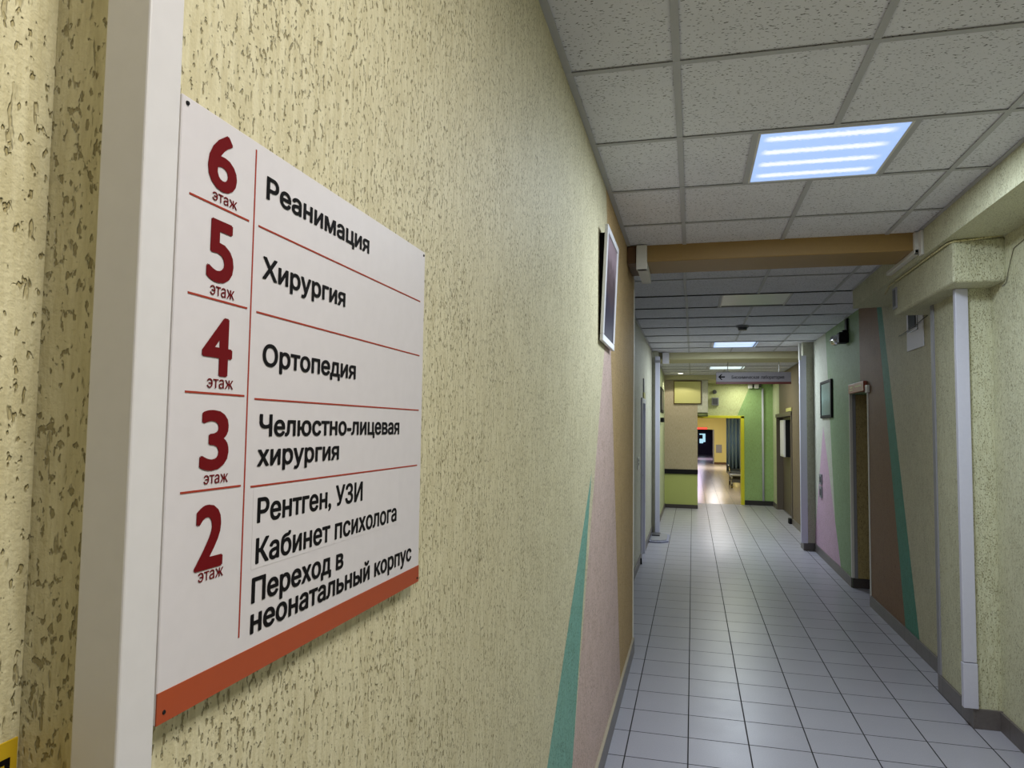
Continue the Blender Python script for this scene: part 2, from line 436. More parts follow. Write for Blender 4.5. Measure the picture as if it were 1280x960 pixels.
# corner strips
struct(MB().box(XL-.004, 5.225, .0, XL+.006, 5.252, 2.70, .002).build('trim_1', 'offwhite'))
struct(MB().box(1.478, 4.985, .105, 1.494, 5.035, 2.412, .003).build('trim_2', 'mid_grey'))
ns = MB().box(XR-.008, 7.222, 0, XR+.02, 7.248, 2.0, .002).box(XR-.008, 8.012, .1, XR+.02, 8.04, 2.0, .002)
struct(ns.build('trim_3', 'offwhite'))
struct(MB().box(XR+.021, 8.012, .095, XR+.05, 8.033, 1.985, .002).build('trim_4', 'mid_grey'))

# suspended grid
def grid(name, xs, ys, x0, x1, y0, y1, z, skip=()):
    g = MB()
    for x in xs:
        segs = [(y0, y1)]
        for a, b in skip:
            segs = [s for p in segs for s in ((p[0], min(p[1], a)), (max(p[0], b), p[1])) if s[1]-s[0] > .01] if .2 < x < .9 else segs
        for a, b in segs: g.box(x-.012, a, z-.0015, x+.012, b, z).box(x-.002, a, z, x+.002, b, z+.006)
    for y in ys: g.box(x0, y-.012, z-.002, x1, y+.012, z-.0005).box(x0, y-.002, z-.0005, x1, y+.002, z+.006)
    for a, b in skip:
        for x in (.25, .85): g.box(x-.012, a, z-.0015, x+.012, b, z)
    # wall angles
    g.box(x0, y0, z-.0015, x0+.024, y1, z); g.box(x1-.02, y0, z-.0015, x1, y1, z)
    struct(g.build(name, 'grid'))
rows1 = [4.205-.627*k for k in range(12)]
lights1 = [(2.951, 3.578), (-.034, .593)]
grid('ceiling_grid', [-.05, .55, 1.15], rows1, XL, 1.327, YB, 4.69, H, lights1)
rows2 = [5.827, 6.539, 7.205, 7.851, 8.596, 9.337, 10.084, 10.785]
grid('ceiling_grid_middle', [-.06, .56, 1.18], rows2, -.615, 1.327, 5.07, 6.52, H)
grid('ceiling_grid_middle_far', [-.055, .565, 1.19], rows2[1:], -.615, 1.70, 6.52, 11.45, H, [(6.53, 7.205), (10.084, 10.785)])
grid('ceiling_grid_end', [-.05, .57], [12.8, 13.4, 14.0, 14.5], -.56, 1.66, 12.15, 14.86, 2.70, [(12.8, 13.4)])

# ------------------------------------------------------------------ ceiling lights
def ceiling_light(label, x0, y0, x1, y1, z, power, colour, lit=True, lo=(150, 186, 248), hi=(238, 246, 255), s=1.0):
    t = thing('ceiling_light', label, 'ceiling light', ((x0+x1)/2, (y0+y1)/2, z), 'square panel lights in the suspended ceiling')
    f = MB()
    wdt = .010
    for q in ((x0, y0, x1, y0+wdt), (x0, y1-wdt, x1, y1), (x0, y0+wdt, x0+wdt, y1-wdt), (x1-wdt, y0+wdt, x1, y1-wdt)):
        f.box(q[0], q[1], z-.003, q[2], q[3], z+.003, .0008, 1)
    f.build('frame', 'offwhite', t)
    mat = diffuser_lit('lit_diffuser', y0+wdt, y1-wdt, x0+wdt, x1-wdt, lo, hi, s) if lit else M['unlit']
    MB().box(x0+wdt, y0+wdt, z+.0005, x1-wdt, y1-wdt, z+.003).build('diffuser', mat, t)
    if not lit: MB().box(x0+wdt, y1-.045, z-.002, x1-wdt, y1-wdt, z+.0004).build('edge_shade_strip', 'black', t)  # black strip stands in for recess shade along the diffuser's far edge
    if lit:
        ld = bpy.data.lights.new('panel_lamp', 'AREA'); ld.shape = 'RECTANGLE'; ld.size = x1-x0-.04; ld.size_y = y1-y0-.04
        ld.energy = power; ld.color = colour
        lo_ = bpy.data.objects.new('panel_lamp', ld); COL.objects.link(lo_)
        lo_.parent = t; lo_.location = (0, 0, -.006)
    return t
ceiling_light('lit square ceiling panel light in front of the tan beam, nearest and largest', .262, 2.964, .838, 3.566, H, POWER['first'], COOL)
ceiling_light('lit square ceiling panel light directly over the white directory board', .262, -.023, .838, .582, H, POWER['near'], NEUTRAL)
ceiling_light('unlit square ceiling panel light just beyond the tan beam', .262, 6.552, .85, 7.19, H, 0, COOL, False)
ceiling_light('lit square ceiling panel light between the smoke detector and the pale beam', .285, 10.10, .88, 10.77, H, POWER['third'], COOL, s=1.15)
ceiling_light('lit square ceiling panel light just above the hanging arrow sign', .29, 12.81, .89, 13.39, 2.70, POWER['fourth'], GREENISH, lo=(190, 214, 225), hi=(240, 250, 250), s=1.1)

dl = thing('downlight', 'small round lit spotlight set in the ceiling at the end block', 'downlight', (-.23, 14.3, 2.70))
MB().cyl((-.23, 14.3, 2.694), (-.23, 14.3, 2.704), .062, seg=28).build('rim', 'white_plastic', dl)
MB().cyl((-.23, 14.3, 2.690), (-.23, 14.3, 2.695), .048, seg=28).build('lens', glow('downlight_glow', (255, 252, 240), 2.6), dl)
ld = bpy.data.lights.new('downlight_lamp', 'SPOT'); ld.energy = 30; ld.color = (1, .96, .85); ld.spot_size = 2.4; ld.shadow_soft_size = .04
lo_ = bpy.data.objects.new('downlight_lamp', ld); COL.objects.link(lo_); lo_.parent = dl; lo_.location = (0, 0, -.012)

# lamps of the hall beyond (fixtures under its ceiling)
def hall_lamp(label, x, y, z, power, colour):
    t = thing('ceiling_lamp', label, 'ceiling light', (x, y, z), 'lamps of the hall beyond the yellow door frame')
    MB().box(x-.3, y-.3, z-.04, x+.3, y+.3, z, .01).build('housing', 'white_plastic', t)
    MB().box(x-.27, y-.27, z-.046, x+.27, y+.27, z-.038).build('diffuser', glow('hall_diffuser', (255, 244, 214), 1.2), t)
    l = bpy.data.lights.new('hall_lamp', 'AREA'); l.shape = 'SQUARE'; l.size = .5; l.energy = power; l.color = colour
    o = bpy.data.objects.new('hall_lamp', l); COL.objects.link(o); o.parent = t; o.location = (0, 0, -.052)
hall_lamp('hall ceiling lamp just behind the yellow door frame', .7, 18.2, 2.45, POWER['hall'], WARM)
hall_lamp('hall ceiling lamp past the blue curtain', .9, 31.0, 2.45, POWER['far'], (.95, .92, 1.0))

lp = thing('ceiling_lamp', 'flush ceiling lamp hidden by the hanging sign, over the lobby door', 'ceiling light', (.95, 15.6, 2.607))
MB().cyl((.95, 15.6, 2.58), (.95, 15.6, 2.606), .14, seg=28).build('housing', 'white_plastic', lp)
MB().cyl((.95, 15.6, 2.572), (.95, 15.6, 2.581), .12, seg=28).build('diffuser', glow('lobby_diffuser', (250, 255, 240), 1.3), lp)
l = bpy.data.lights.new('lobby_lamp', 'AREA'); l.shape = 'DISK'; l.size = .22; l.energy = POWER['lobby']; l.color = GREENISH
o = bpy.data.objects.new('lobby_lamp', l); COL.objects.link(o); o.parent = lp; o.location = (0, 0, -.04)

# ------------------------------------------------------------------ directory sign
SX = -.404
sg = thing('directory_sign', 'large white floor directory board with dark red floor numbers on the left wall', 'sign', (SX, .75, 1.366))
BY0, BY1, BZ0, BZ1 = .479, 1.022, 1.364, 1.869
MB().box(SX-.006, BY0, BZ0, SX, BY1, BZ1, .0008, 1).build('board', 'sign_white', sg)
MB().box(SX-.0005, BY0, BZ0, SX+.0006, BY1, 1.3885).build('bottom_band', 'band_red', sg)
M_ = None
rmat = Matrix((rt, up, fw))
def on_sign(px, py, X=SX):
    d = Vector(((px-640)/F_PX, -(py-480)/F_PX, 1)) @ rmat
    t = X/d.x
    return (d.y*t, CAM_H+d.z*t)          # (Y, Z)
def rule(p0, p1, wdt, name='divider_line'):
    (y0, z0), (y1, z1) = on_sign(*p0), on_sign(*p1)
    if abs(y1-y0) > abs(z1-z0):
        z = (z0+z1)/2; MB().box(SX-.0004, y0, z-wdt, SX+.0005, y1, z+wdt).build(name, 'rule_red', sg)
    else:
        y = (y0+y1)/2; MB().box(SX-.0004, y-wdt, min(z0, z1), SX+.0005, y+wdt, max(z0, z1)).build(name, 'rule_red', sg)
for p0, p1 in (((236.5, 241.5), (311, 276)), ((234.5, 365), (308.5, 385.5)), ((231, 488.5), (305, 495.5)), ((225, 616), (300.5, 607.5)),
               ((323, 281.5), (525, 377.5)), ((320.5, 388.5), (524, 445.5)), ((318, 496.5), (523, 514)), ((313, 606), (521, 583))):
    rule(p0, p1, .00085)
rule((320, 187), (298.5, 797), .0008)
def text_loops(s):
    """outline loops of a line of text (built-in font), curves sampled to points"""
    cu = bpy.data.curves.new('txt', 'FONT'); cu.body = s; cu.size = 1
    o = bpy.data.objects.new('txt', cu); COL.objects.link(o)
    dg = bpy.context.evaluated_depsgraph_get(); c = o.evaluated_get(dg).to_curve(dg)
    loops = []
    for sp in c.splines:
        pts = sp.bezier_points; n = len(pts); lp = []
        for i in range(n):
            p, q = pts[i], pts[(i+1) % n]
            A, B, C, D = (Vector(v[:2]) for v in (p.co, p.handle_right, q.handle_left, q.co))
            straight = (p.handle_right-p.co).length < 1e-5 or abs((B-A).cross(D-A))+abs((C-A).cross(D-A)) < 1e-6
            for k in range(1 if straight else 4):
                t = k/4; lp.append(A*(1-t)**3+B*3*t*(1-t)**2+C*3*t*t*(1-t)+D*t**3)
        loops.append(lp)
    o.evaluated_get(dg).to_curve_clear(); bpy.data.objects.remove(o); bpy.data.curves.remove(cu)
    return loops
from mathutils.geometry import delaunay_2d_cdt
def union_tris(loops):
    """triangles covering the union of overlapping glyph loops (non-zero winding)"""
    vs, es = [], []
    for lp in loops:
        k = len(vs); vs += lp; es += [(k+i, k+(i+1) % len(lp)) for i in range(len(lp))]
    v, e, f = delaunay_2d_cdt(vs, es, [], 0, 1e-6)[:3]
    bb = [(min(p.x for p in l), max(p.x for p in l), min(p.y for p in l), max(p.y for p in l)) for l in loops]
    out = []
    for t in f:
        cx = sum(v[i].x for i in t)/len(t); cy = sum(v[i].y for i in t)/len(t); wn = 0
        for l, q in zip(loops, bb):
            if not (q[0] <= cx <= q[1] and q[2] <= cy <= q[3]): continue
            for i in range(len(l)):
                a, b = l[i-1], l[i]
                if (a.y <= cy) != (b.y <= cy):
                    x = a.x+(cy-a.y)/(b.y-a.y)*(b.x-a.x)
                    if x > cx: wn += 1 if b.y > a.y else -1
        if wn: out.append(t)
    return v, out
def put_text(name, s, y0, y1, zbase, zcap, mat, parent, bold, X=SX+.0007, capref='Н', facing='X', thick=.0003):
    """text stretched so that it spans y0..y1, with capital height zbase..zcap; bold = extra stroke (share of cap height)"""
    loops = text_loops(s); ref = text_loops(capref)
    xs = [p.x for l in loops for p in l]; ry = [p.y for l in ref for p in l]
    a, b = min(xs), max(xs); h0, h1 = min(ry), max(ry)
    e = bold*(zcap-zbase)
    y0 += e; y1 -= e; zbase += e*.5; zcap -= e*.5
    L = []
    for ku, kz in (((0, 0),) if bold == 0 else [(math.cos(q*math.pi/4+.39), .7*math.sin(q*math.pi/4+.39)) for q in range(8)]):
        for l in loops:
            L.append([Vector((y0+(p.x-a)/(b-a)*(y1-y0)+ku*e, zbase+(p.y-h0)/(h1-h0)*(zcap-zbase)+kz*e))*100 for p in l])
    v, tris = union_tris(L)
    bm = bmesh.new(); bv = {}
    for t in tris:
        for i in t:
            if i not in bv:
                u, z = v[i]/100; bv[i] = bm.verts.new((X, u, z) if facing == 'X' else (u, X, z))
        try: bm.faces.new([bv[i] for i in t])
        except ValueError: pass
    r = bmesh.ops.extrude_face_region(bm, geom=list(bm.faces))
    off = Vector((-thick, 0, 0)) if facing == 'X' else Vector((0, thick, 0))
    bmesh.ops.translate(bm, vec=off, verts=[g for g in r['geom'] if isinstance(g, bmesh.types.BMVert)])
    bmesh.ops.recalc_face_normals(bm, faces=bm.faces)
    out = bpy.data.meshes.new(name); bm.to_mesh(out); bm.free()
    out.materials.append(M[mat])
    o = bpy.data.objects.new(name, out); COL.objects.link(o)
    o.parent = parent; o.matrix_parent_inverse = parent.matrix_basis.inverted()
    return o
LINES = [  # text, baseline left px, baseline right px, cap top left px
    ('Реанимация', (332.5, 249.5), (461, 316.5), (333, 221)),
    ('Хирургия', (327.5, 347), (431, 384.5), (329, 319.5)),
    ('Ортопедия', (327.5, 456.5), (444, 474.5), (328.5, 428.5)),
    ('Челюстно-лицевая', (323.5, 542), (498.5, 545), (324, 514)),
    ('хирургия', (321, 581.5), (423, 575.5), (321.8, 554)),
    ('Рентген, УЗИ', (320.5, 653.5), (452.5, 626), (321.5, 622)),
    ('Кабинет психолога', (318.5, 702), (495, 653), (320, 670)),
    ('Переход в', (313.5, 753), (428.5, 711), (315, 721)),
    ('неонатальный корпус', (312, 790.5), (513.5, 701.5), (313.5, 758.5)),
]
for s, bl, br, tl in LINES:
    (y0, za), (y1, zb), (_, zc) = on_sign(*bl), on_sign(*br), on_sign(*tl)
    zb_ = (za+zb)/2; put_text('department_text', s, y0, y1, zb_, zb_+(zc-za), 'ink', sg, .042)
DIG = [('6', 259.5, 296.5, (277, 166.5), (280, 241)), ('5', 258, 292, (275, 276.5), (275, 354)), ('4', 252, 290, (275, 397), (273, 470)),
       ('3', 249.5, 285.5, (268, 513), (267, 587.5)), ('2', 243, 278.5, (262, 631), (260, 710.5))]
for s, xa, xb, top, bot in DIG:
    my = (top[1]+bot[1])/2
    y0 = on_sign(xa, my)[0]; y1 = on_sign(xb, my)[0]
    put_text('floor_number', s, y0, y1, on_sign(*bot)[1], on_sign(*top)[1], 'dark_red', sg, .045, capref=s)
ET = [((265, 250), (295.5, 262), (265, 239.5)), ((262, 368), (292, 375), (262, 356)), ((258, 484), (290.5, 487), (258, 472.5)),
      ((254, 605), (284, 602.5), (254, 594)), ((247, 727), (278, 720.5), (247, 715.5))]
for bl, br, tl in ET:
    (y0, za), (y1, zb), (_, zc) = on_sign(*bl), on_sign(*br), on_sign(*tl)
    z = (za+zb)/2; put_text('floor_word', 'этаж', y0, y1, z, z+(zc-za), 'dark_red', sg, .0, capref='х')
(ya, z1), (yb, z0) = on_sign(317, 611), on_sign(497, 655)
ps = box('text_patch', 'sign_patch', (SX-.0003, ya, z0+.001), (SX+.0003, yb, z1)); ps.parent = sg; ps.matrix_parent_inverse = sg.matrix_basis.inverted()
for y, z in ((BY0+.006, BZ1-.006), (BY1-.006, BZ1-.006), (BY0+.008, BZ0+.008), (BY1-.006, BZ0+.006)):
    MB().cyl((SX-.0005, y, z), (SX+.0012, y, z), .0022, .0016, 12).build('screw', 'black', sg)

# ------------------------------------------------------------------ things on the left wall
tr = thing('cable_trunking', 'wide white vertical cable trunking at the left edge of the directory board', 'trunking', (-.40, .432, 0))
MB().box(-.42, .417, .002, -.392, .4485, H-.002, .001, 1).build('base_channel', 'white_plastic', tr)
MB().box(-.4185, .4145, .003, -.380, .449, H-.003, .0015, 2).build('cover', 'white_plastic', tr)

wsn = thing('warning_sign', 'yellow warning square with black border on the near left pier', 'sign', (-.4745, .33, 1.27))
MB().box(-.4752, .25, 1.20, -.4740, .424, 1.371, .0004, 1).build('plate', 'yellow_warn', wsn)
b = MB()
for q in ((.256, 1.355, .418, 1.359), (.414, 1.206, .418, 1.355), (.256, 1.206, .260, 1.355), (.26, 1.206, .414, 1.21)):
    b.box(-.4741, q[0], q[1], -.4737, q[2], q[3])
b.build('border', 'ink', wsn)

# framed picture, leaning forward at the top
fp = thing('framed_picture', 'white framed dark picture leaning off the left wall high up', 'picture', (-.40, 3.45, 2.0))
lean = math.atan2(.042, .54)
def leaned(o):
    o.rotation_euler = (0, 0, 0)
PW0, PW1, PZ0, PZ1 = 3.215, 3.692, 2.0, 2.54
fr = MB()
fwid = .032
for q in ((PW0, PZ0, PW1, PZ0+fwid), (PW0, PZ1-fwid, PW1, PZ1), (PW0, PZ0+fwid, PW0+fwid, PZ1-fwid), (PW1-fwid, PZ0+fwid, PW1, PZ1-fwid)):
    fr.box(-.4115, q[0], q[1], -.396, q[2], q[3], .003)
def shear(mb):
    for v in mb.bm.verts:
        if v.co.x > -.412: v.co.x += (v.co.z-PZ0)/(PZ1-PZ0)*.022
shear(fr); fr.build('frame', 'white_plastic', fp)
pc = MB().box(-.4085, PW0+.02, PZ0+.02, -.402, PW1-.02, PZ1-.02); shear(pc); pc.build('print', 'photo_left', fp)
bk = MB().box(-.4195, PW0+.04, PZ0+.02, -.4095, PW1-.04, PZ1-.03); shear(bk); bk.build('backing', 'ink', fp)

# trunking wrapped round the tan beam, left end, and the dark timber beside it
tb = thing('beam_trunking', 'white cable trunking wrapped round the left end of the tan beam', 'trunking', (-.32, 4.68, 2.7))
MB().box(-.358, 4.640, 2.640, -.290, 4.689, H-.003, .003).build('front_channel', 'offwhite', tb)
MB().box(-.352, 4.642, 2.640, -.288, 5.12, 2.697, .003).build('bottom_channel', 'offwhite', tb)
wt = thing('timber_block', 'dark brown timber block wedged between left wall and white beam trunking', 'timber')if False else None
tw = MB().box(-.418, 4.66, 2.69, -.362, 4.689, H-.004, .003).box(-.418, 4.655, 2.684, -.362, 5.05, 2.697, .003)
tag(tw.build('timber_batten', 'wood'), 'dark brown timber batten between the left wall and the white beam trunking', 'timber')
tb2 = thing('beam_trunking', 'white twin cable trunking wrapped round the right end of the tan beam', 'trunking', (1.33, 4.68, 2.7))
MB().box(1.292, 4.655, 2.672, 1.326, 4.689, H-.003, .003).build('front_channel', 'offwhite', tb2)
MB().box(1.290, 4.655, 2.672, 1.326, 5.30, 2.697, .003).build('bottom_channel', 'offwhite', tb2)
MB().box(1.311, 4.60, 2.652, 1.3265, 4.652, H-.003, .003).build('side_channel', 'offwhite', tb2)

# ------------------------------------------------------------------ right wall things
pp = thing('vertical_trunking', 'pale square trunking on the near right pilaster corner below the plaster box', 'trunking', (1.465, 4.47, 0))
MB().box(1.432, 4.44, .352, 1.497, 4.475, 2.411, .003).build('upper_length', 'lilac_plastic', pp)
MB().box(1.428, 4.438, .108, 1.500, 4.475, .348, .003).build('lower_length', 'lilac_plastic', pp)
for q in (None,):
    pass
pp2 = thing('vertical_trunking', 'pale square trunking on the corner of the farther right pilaster', 'trunking', (1.45, 10.28, 0))
MB().box(1.405, 10.235, .103, 1.49, 10.299, 2.62, .004).build('channel', 'lilac_plastic', pp2)
MB().box(1.40, 10.23, 2.56, 1.43, 10.30, 2.79, .004).build('joint_elbow', 'offwhite', pp2)
pp3 = thing('vertical_trunking', 'pale square trunking on the left pilaster standing behind the floor mat', 'trunking', (-.53, 11.15, 0))
MB().box(-.562, 11.13, .02, -.492, 11.199, 2.72, .004).build('channel', 'lilac_plastic', pp3)
MB().box(-.575, 11.12, 2.62, -.485, 11.199, 2.66, .004).build('joint_collar', 'mid_grey', pp3)
tag(MB().box(-.46, 11.30, 2.62, -.36, 11.448, 2.80, .004).build('junction_box', 'white_plastic'), 'white junction box on the left end of the pale beam', 'junction box')

# cable along top of plaster box
cbm = MB().tube([(1.60, 4.245, 2.655), (1.52, 4.25, 2.648), (1.44, 4.25, 2.640), (1.375, 4.252, 2.636), (1.358, 4.30, 2.637), (1.357, 4.7, 2.638), (1.356, 5.2, 2.637), (1.357, 5.5, 2.635), (1.36, 5.62, 2.60)], .006)
tag(cbm.build('wall_cable', 'plaster_cream', smooth=True), 'painted over cable running along the top of the plaster box', 'cable')
cbm = MB().tube([(1.614, 3.6, 2.60), (1.614, 3.95, 2.585), (1.614, 4.15, 2.56), (1.614, 4.22, 2.46), (1.614, 4.25, 2.40), (1.613, 4.3, 2.39)], .0016)
tag(cbm.build('loose_cable', 'cable', smooth=True), 'thin dark loose cable on the right wall beside the plaster box', 'cable')

vg = thing('vent_grille', 'small dark vent slot at the far end of the plaster box', 'vent', (1.366, 5.38, 2.5))
MB().box(1.358, 5.335, 2.455, 1.369, 5.425, 2.60, .002).build('frame', 'mid_grey', vg)
MB().box(1.356, 5.352, 2.47, 1.360, 5.41, 2.585).build('slot', 'dark_grey', vg)

nb = thing('notice_sheet', 'white sheet with black rectangle on right wall under the plaster box', 'notice', (1.58, 5.75, 2.2))
MB().box(1.580, 5.545, 2.212, 1.5885, 5.935, 2.50, .001, 1).build('sheet', 'paper', nb)
MB().box(1.574, 5.70, 2.372, 1.5815, 5.872, 2.51, .002).build('screen', 'black', nb)
fb = MB()
fb.box(1.576, 5.655, 2.345, 1.5812, 5.862, 2.352).box(1.576, 5.655, 2.345, 1.5812, 5.662, 2.50)
fb.build('loop_line', 'dark_grey', nb)
tag(MB().tube([(1.570, 6.1, 2.352), (1.570, 5.95, 2.358), (1.570, 5.7, 2.375), (1.572, 5.5, 2.40), (1.576, 5.42, 2.41)], .003).build('wire', 'cable', smooth=True), 'thin wire hanging across the white sheet on the right wall', 'wire')

# security camera / spotlight on bracket
sc = thing('security_camera', 'black wall camera with silver lens on the right wall near the ceiling', 'camera', (1.56, 8.1, 2.6))
MB().box(1.568, 8.03, 2.66, 1.59, 8.13, 2.79, .004).build('bracket', 'black', sc)
MB().box(1.535, 8.05, 2.635, 1.585, 8.11, 2.67, .004).build('arm', 'black', sc)
MB().box(1.492, 8.02, 2.53, 1.588, 8.16, 2.645, .012).build('body', 'black', sc)
MB().cyl((1.54, 8.16, 2.59), (1.50, 8.29, 2.585), .050, .058, 24).build('hood', 'chrome', sc, True)
MB().cyl((1.4995, 8.288, 2.585), (1.498, 8.296, 2.585), .044, .044, 24).build('lens', 'white_plastic', sc)

ex = thing('exit_plate', 'brick red plate with pale lettering over the right wall passage opening', 'sign', (1.58, 7.6, 1.99))
MB().box(1.556, 7.262, 1.985, 1.588, 7.925, 2.078, .003).build('plate', 'exit_red', ex)
for (a, b_, z0, z1) in ((7.72, 7.84, 2.036, 2.05), (7.70, 7.86, 2.008, 2.022), (7.34, 7.62, 2.034, 2.048)):
    MB().box(1.5545, a, z0, 1.5565, b_, z1).build('lettering', 'panel_yellow', ex)
tag(MB().box(1.566, 7.16, 1.965, 1.589, 7.252, 2.035, .004).build('corner_block', 'offwhite'), 'small white block at the near top corner of the passage opening', 'junction box')

bp = thing('framed_picture', 'black framed pale picture on the right wall beyond the passage', 'picture', (1.585, 9.3, 1.76))
q0, q1, z0, z1 = 8.94, 9.66, 1.76, 2.215
f_ = MB(); ww = .055
for q in ((q0, z0, q1, z0+.035), (q0, z1-.035, q1, z1), (q0, z0+.035, q0+ww, z1-.035), (q1-ww, z0+.035, q1, z1-.035)):
    f_.box(1.565, q[0], q[1], 1.5885, q[2], q[3], .003)
f_.build('frame', 'black', bp)
MB().box(1.572, q0+.04, z0+.03, 1.582, q1-.04, z1-.03).build('print', 'photo_right', bp)

for lab, z0, z1 in (('upper grey switch plate on the pink painted right wall', .92, 1.052), ('lower grey switch plate on the pink painted right wall', .755, .895)):
    sw = thing('wall_switch', lab, 'switch', (1.585, 9.78, z0), 'pair of grey switch plates')
    MB().box(1.574, 9.70, z0, 1.589, 9.86, z1, .003).build('plate', 'mid_grey', sw)
    MB().box(1.570, 9.735, z0+.03, 1.575, 9.825, z1-.03, .002).build('rocker', 'dark_grey', sw)

# ------------------------------------------------------------------ left recess things
d = MB()
d.box(-.628, 8.80, 0, -.596, 8.87, 1.98, .003).box(-.628, 9.35, 0, -.596, 9.42, 1.98, .003).box(-.628, 8.87, 1.92, -.596, 9.35, 1.98, .003)
struct(d.build('trim_door_left', 'white_door'))
dd = struct(MB().box(-.70, 8.87, .005, -.655, 9.35, 1.92, .003).build('door_2', 'white_door'))
MB().cyl((-.655, 9.29, 1.0), (-.615, 9.29, 1.0), .012, seg=12).build('door_handle', 'steel', dd)
tag(MB().box(-.614, 9.12, 1.985, -.598, 9.40, 2.06, .003).build('door_sign', 'panel_yellow'), 'small yellow plate above the white left door', 'sign')
tag(MB().box(-.614, 9.15, 2.065, -.600, 9.27, 2.24, .003).build('door_number', 'mid_grey'), 'narrow grey tag above the yellow plate on the left wall', 'sign')
so = thing('wall_socket', 'double socket plate on recessed left wall before the white door', 'socket', (-.61, 8.30, 1.16))
MB().box(-.6145, 8.21, 1.13, -.604, 8.42, 1.27, .003).build('plate', 'offwhite', so)
for z in (1.232, 1.192): MB().cyl((-.6045, 8.33, z), (-.601, 8.33, z), .016, seg=14).build('outlet', 'black', so)
tag(MB().cyl((-.60, 8.60, 0), (-.60, 8.60, .07), .018, .014, 14).build('door_stop', 'black'), 'small black door stop on the floor by the white left door', 'door stop')

mt_ = thing('floor_mat', 'flat grey-blue tray mat on the floor at the foot of the left trunking', 'mat', (-.46, 10.68, 0))
def octo(x0, y0, x1, y1, c, z): return [(x0+c*.1, y0, z), (x1-c, y0, z), (x1, y0+c, z), (x1, y1-c, z), (x1-c, y1, z), (x0, y1, z), (x0, y0+.05, z)]
MB().prism(octo(-.598, 10.25, -.335, 11.08, .10, .001), (0, 0, .018)).build('base', 'rubber', mt_)
MB().prism(octo(-.585, 10.33, -.365, 11.02, .09, .0185), (0, 0, .008)).build('top', 'mid_grey', mt_)
MB().box(-.585, 10.72, .0262, -.47, 10.98, .045, .006).build('block', 'dark_grey', mt_)

dfm = thing('framed_picture', 'dark narrow framed picture on the left wall beyond the pilaster', 'picture', (-.55, 13.4, 1.9))
MB().box(-.5595, 12.85, 1.90, -.54, 13.95, 2.35, .004).build('frame', 'black', dfm)
MB().box(-.541, 12.92, 1.95, -.537, 13.88, 2.30).build('print', 'dark_grey', dfm)
tag(MB().box(-.5595, 12.9, 1.72, -.50, 13.25, 1.80, .008).build('wall_box', 'black'), 'small black box on the left wall under the dark frame', 'box')

# ------------------------------------------------------------------ hanging arrow sign
hs = thing('hanging_sign', 'long grey hanging sign with left arrow across the corridor', 'sign', (.94, 11.9, 2.34))
hx0, hx1, hz0, hz1 = .368, 1.508, 2.336, 2.527
MB().box(hx0, 11.9, hz0+.034, hx1, 11.94, hz1, .004).build('board', 'sign_grey', hs)
MB().box(hx0, 11.897, hz0, hx1, 11.943, hz0+.035, .003).build('bottom_band', simple('sign_maroon', (88, 30, 24), .4), hs)
for wd_, a_, b_ in (('Биохимическая', .61, 1.03), ('лаборатория', 1.055, 1.405)):
    put_text('sign_text', wd_, a_, b_, 2.420, 2.472, 'ink', hs, .02, X=11.8985, facing='Y', thick=.0012)
ar = MB(); zc = 2.45; ya = 11.8985
ar.prism([(.40, ya, zc), (.445, ya, zc+.045), (.468, ya, zc+.045), (.437, ya, zc+.011), (.505, ya, zc+.011), (.505, ya, zc-.011), (.437, ya, zc-.011), (.468, ya, zc-.045), (.445, ya, zc-.045)], (0, .0012, 0))
ar.build('arrow', 'ink', hs)
for x in (.55, 1.33):
    MB().cyl((x, 11.92, hz1), (x, 11.92, 2.70), .006, seg=8).build('hanger', 'steel', hs)

# smoke detectors
for lab, x, y, z in (('round smoke detector on ceiling between unlit and lit panel lights', .56, 8.55, H), ('round smoke detector on the ceiling above the hanging sign', .62, 14.1, 2.70)):
    s_ = thing('smoke_detector', lab, 'smoke detector', (x, y, z), 'ceiling smoke detectors')
    MB().cyl((x, y, z-.018), (x, y, z-.002), .07, .072, 28).build('base', 'mid_grey', s_)
    MB().cyl((x, y, z-.052), (x, y, z-.018), .045, .06, 28).build('sensor', 'dark_grey', s_)

# ------------------------------------------------------------------ end of corridor things
ap = thing('access_panel', 'yellowish square hatch on the tan end block', 'hatch', (-.10, 14.89, 2.13))
MB().box(-.364, 14.845, 2.125, .16, 14.899, 2.575, .008).build('cover', 'panel_yellow', ap)
MB().box(-.378, 14.87, 2.110, .174, 14.8995, 2.59, .004).build('frame', 'wood', ap)
tag(MB().cyl((.10, 14.95, 1.90), (.30, 14.95, 1.90), .038, seg=16).build('lagged_pipe', 'green_cloth', smooth=True), 'olive lagged pipe stub under the duct box at the corridor end', 'pipe')
sp = thing('loudspeaker', 'small grey speaker box above the yellow door frame', 'speaker', (.47, 16.03, 2.13))
MB().box(.40, 15.98, 2.125, .55, 16.049, 2.295, .006).build('case', 'mid_grey', sp)
MB().box(.42, 15.974, 2.145, .53, 15.981, 2.275, .003).build('grille', 'dark_grey', sp)
be = thing('alarm_bell', 'small round alarm sounder above the grey speaker box', 'alarm', (.465, 16.03, 2.42))
MB().cyl((.465, 16.015, 2.42), (.465, 16.049, 2.42), .045, seg=20).build('base', 'mid_grey', be)
MB().cyl((.465, 15.985, 2.42), (.465, 16.016, 2.42), .028, .04, seg=20).build('dome', 'dark_grey', be)
em = thing('emergency_light', 'twin headed white emergency lamp at the top of the green end wall', 'lamp', (1.27, 16.03, 2.52))
MB().box(1.17, 16.0, 2.52, 1.43, 16.049, 2.60, .006).build('housing', 'dark_grey', em)
for x in (1.20, 1.33): MB().box(x-.05, 15.92, 2.49, x+.04, 16.0, 2.585, .01).build('lamp_head', 'white_plastic', em)
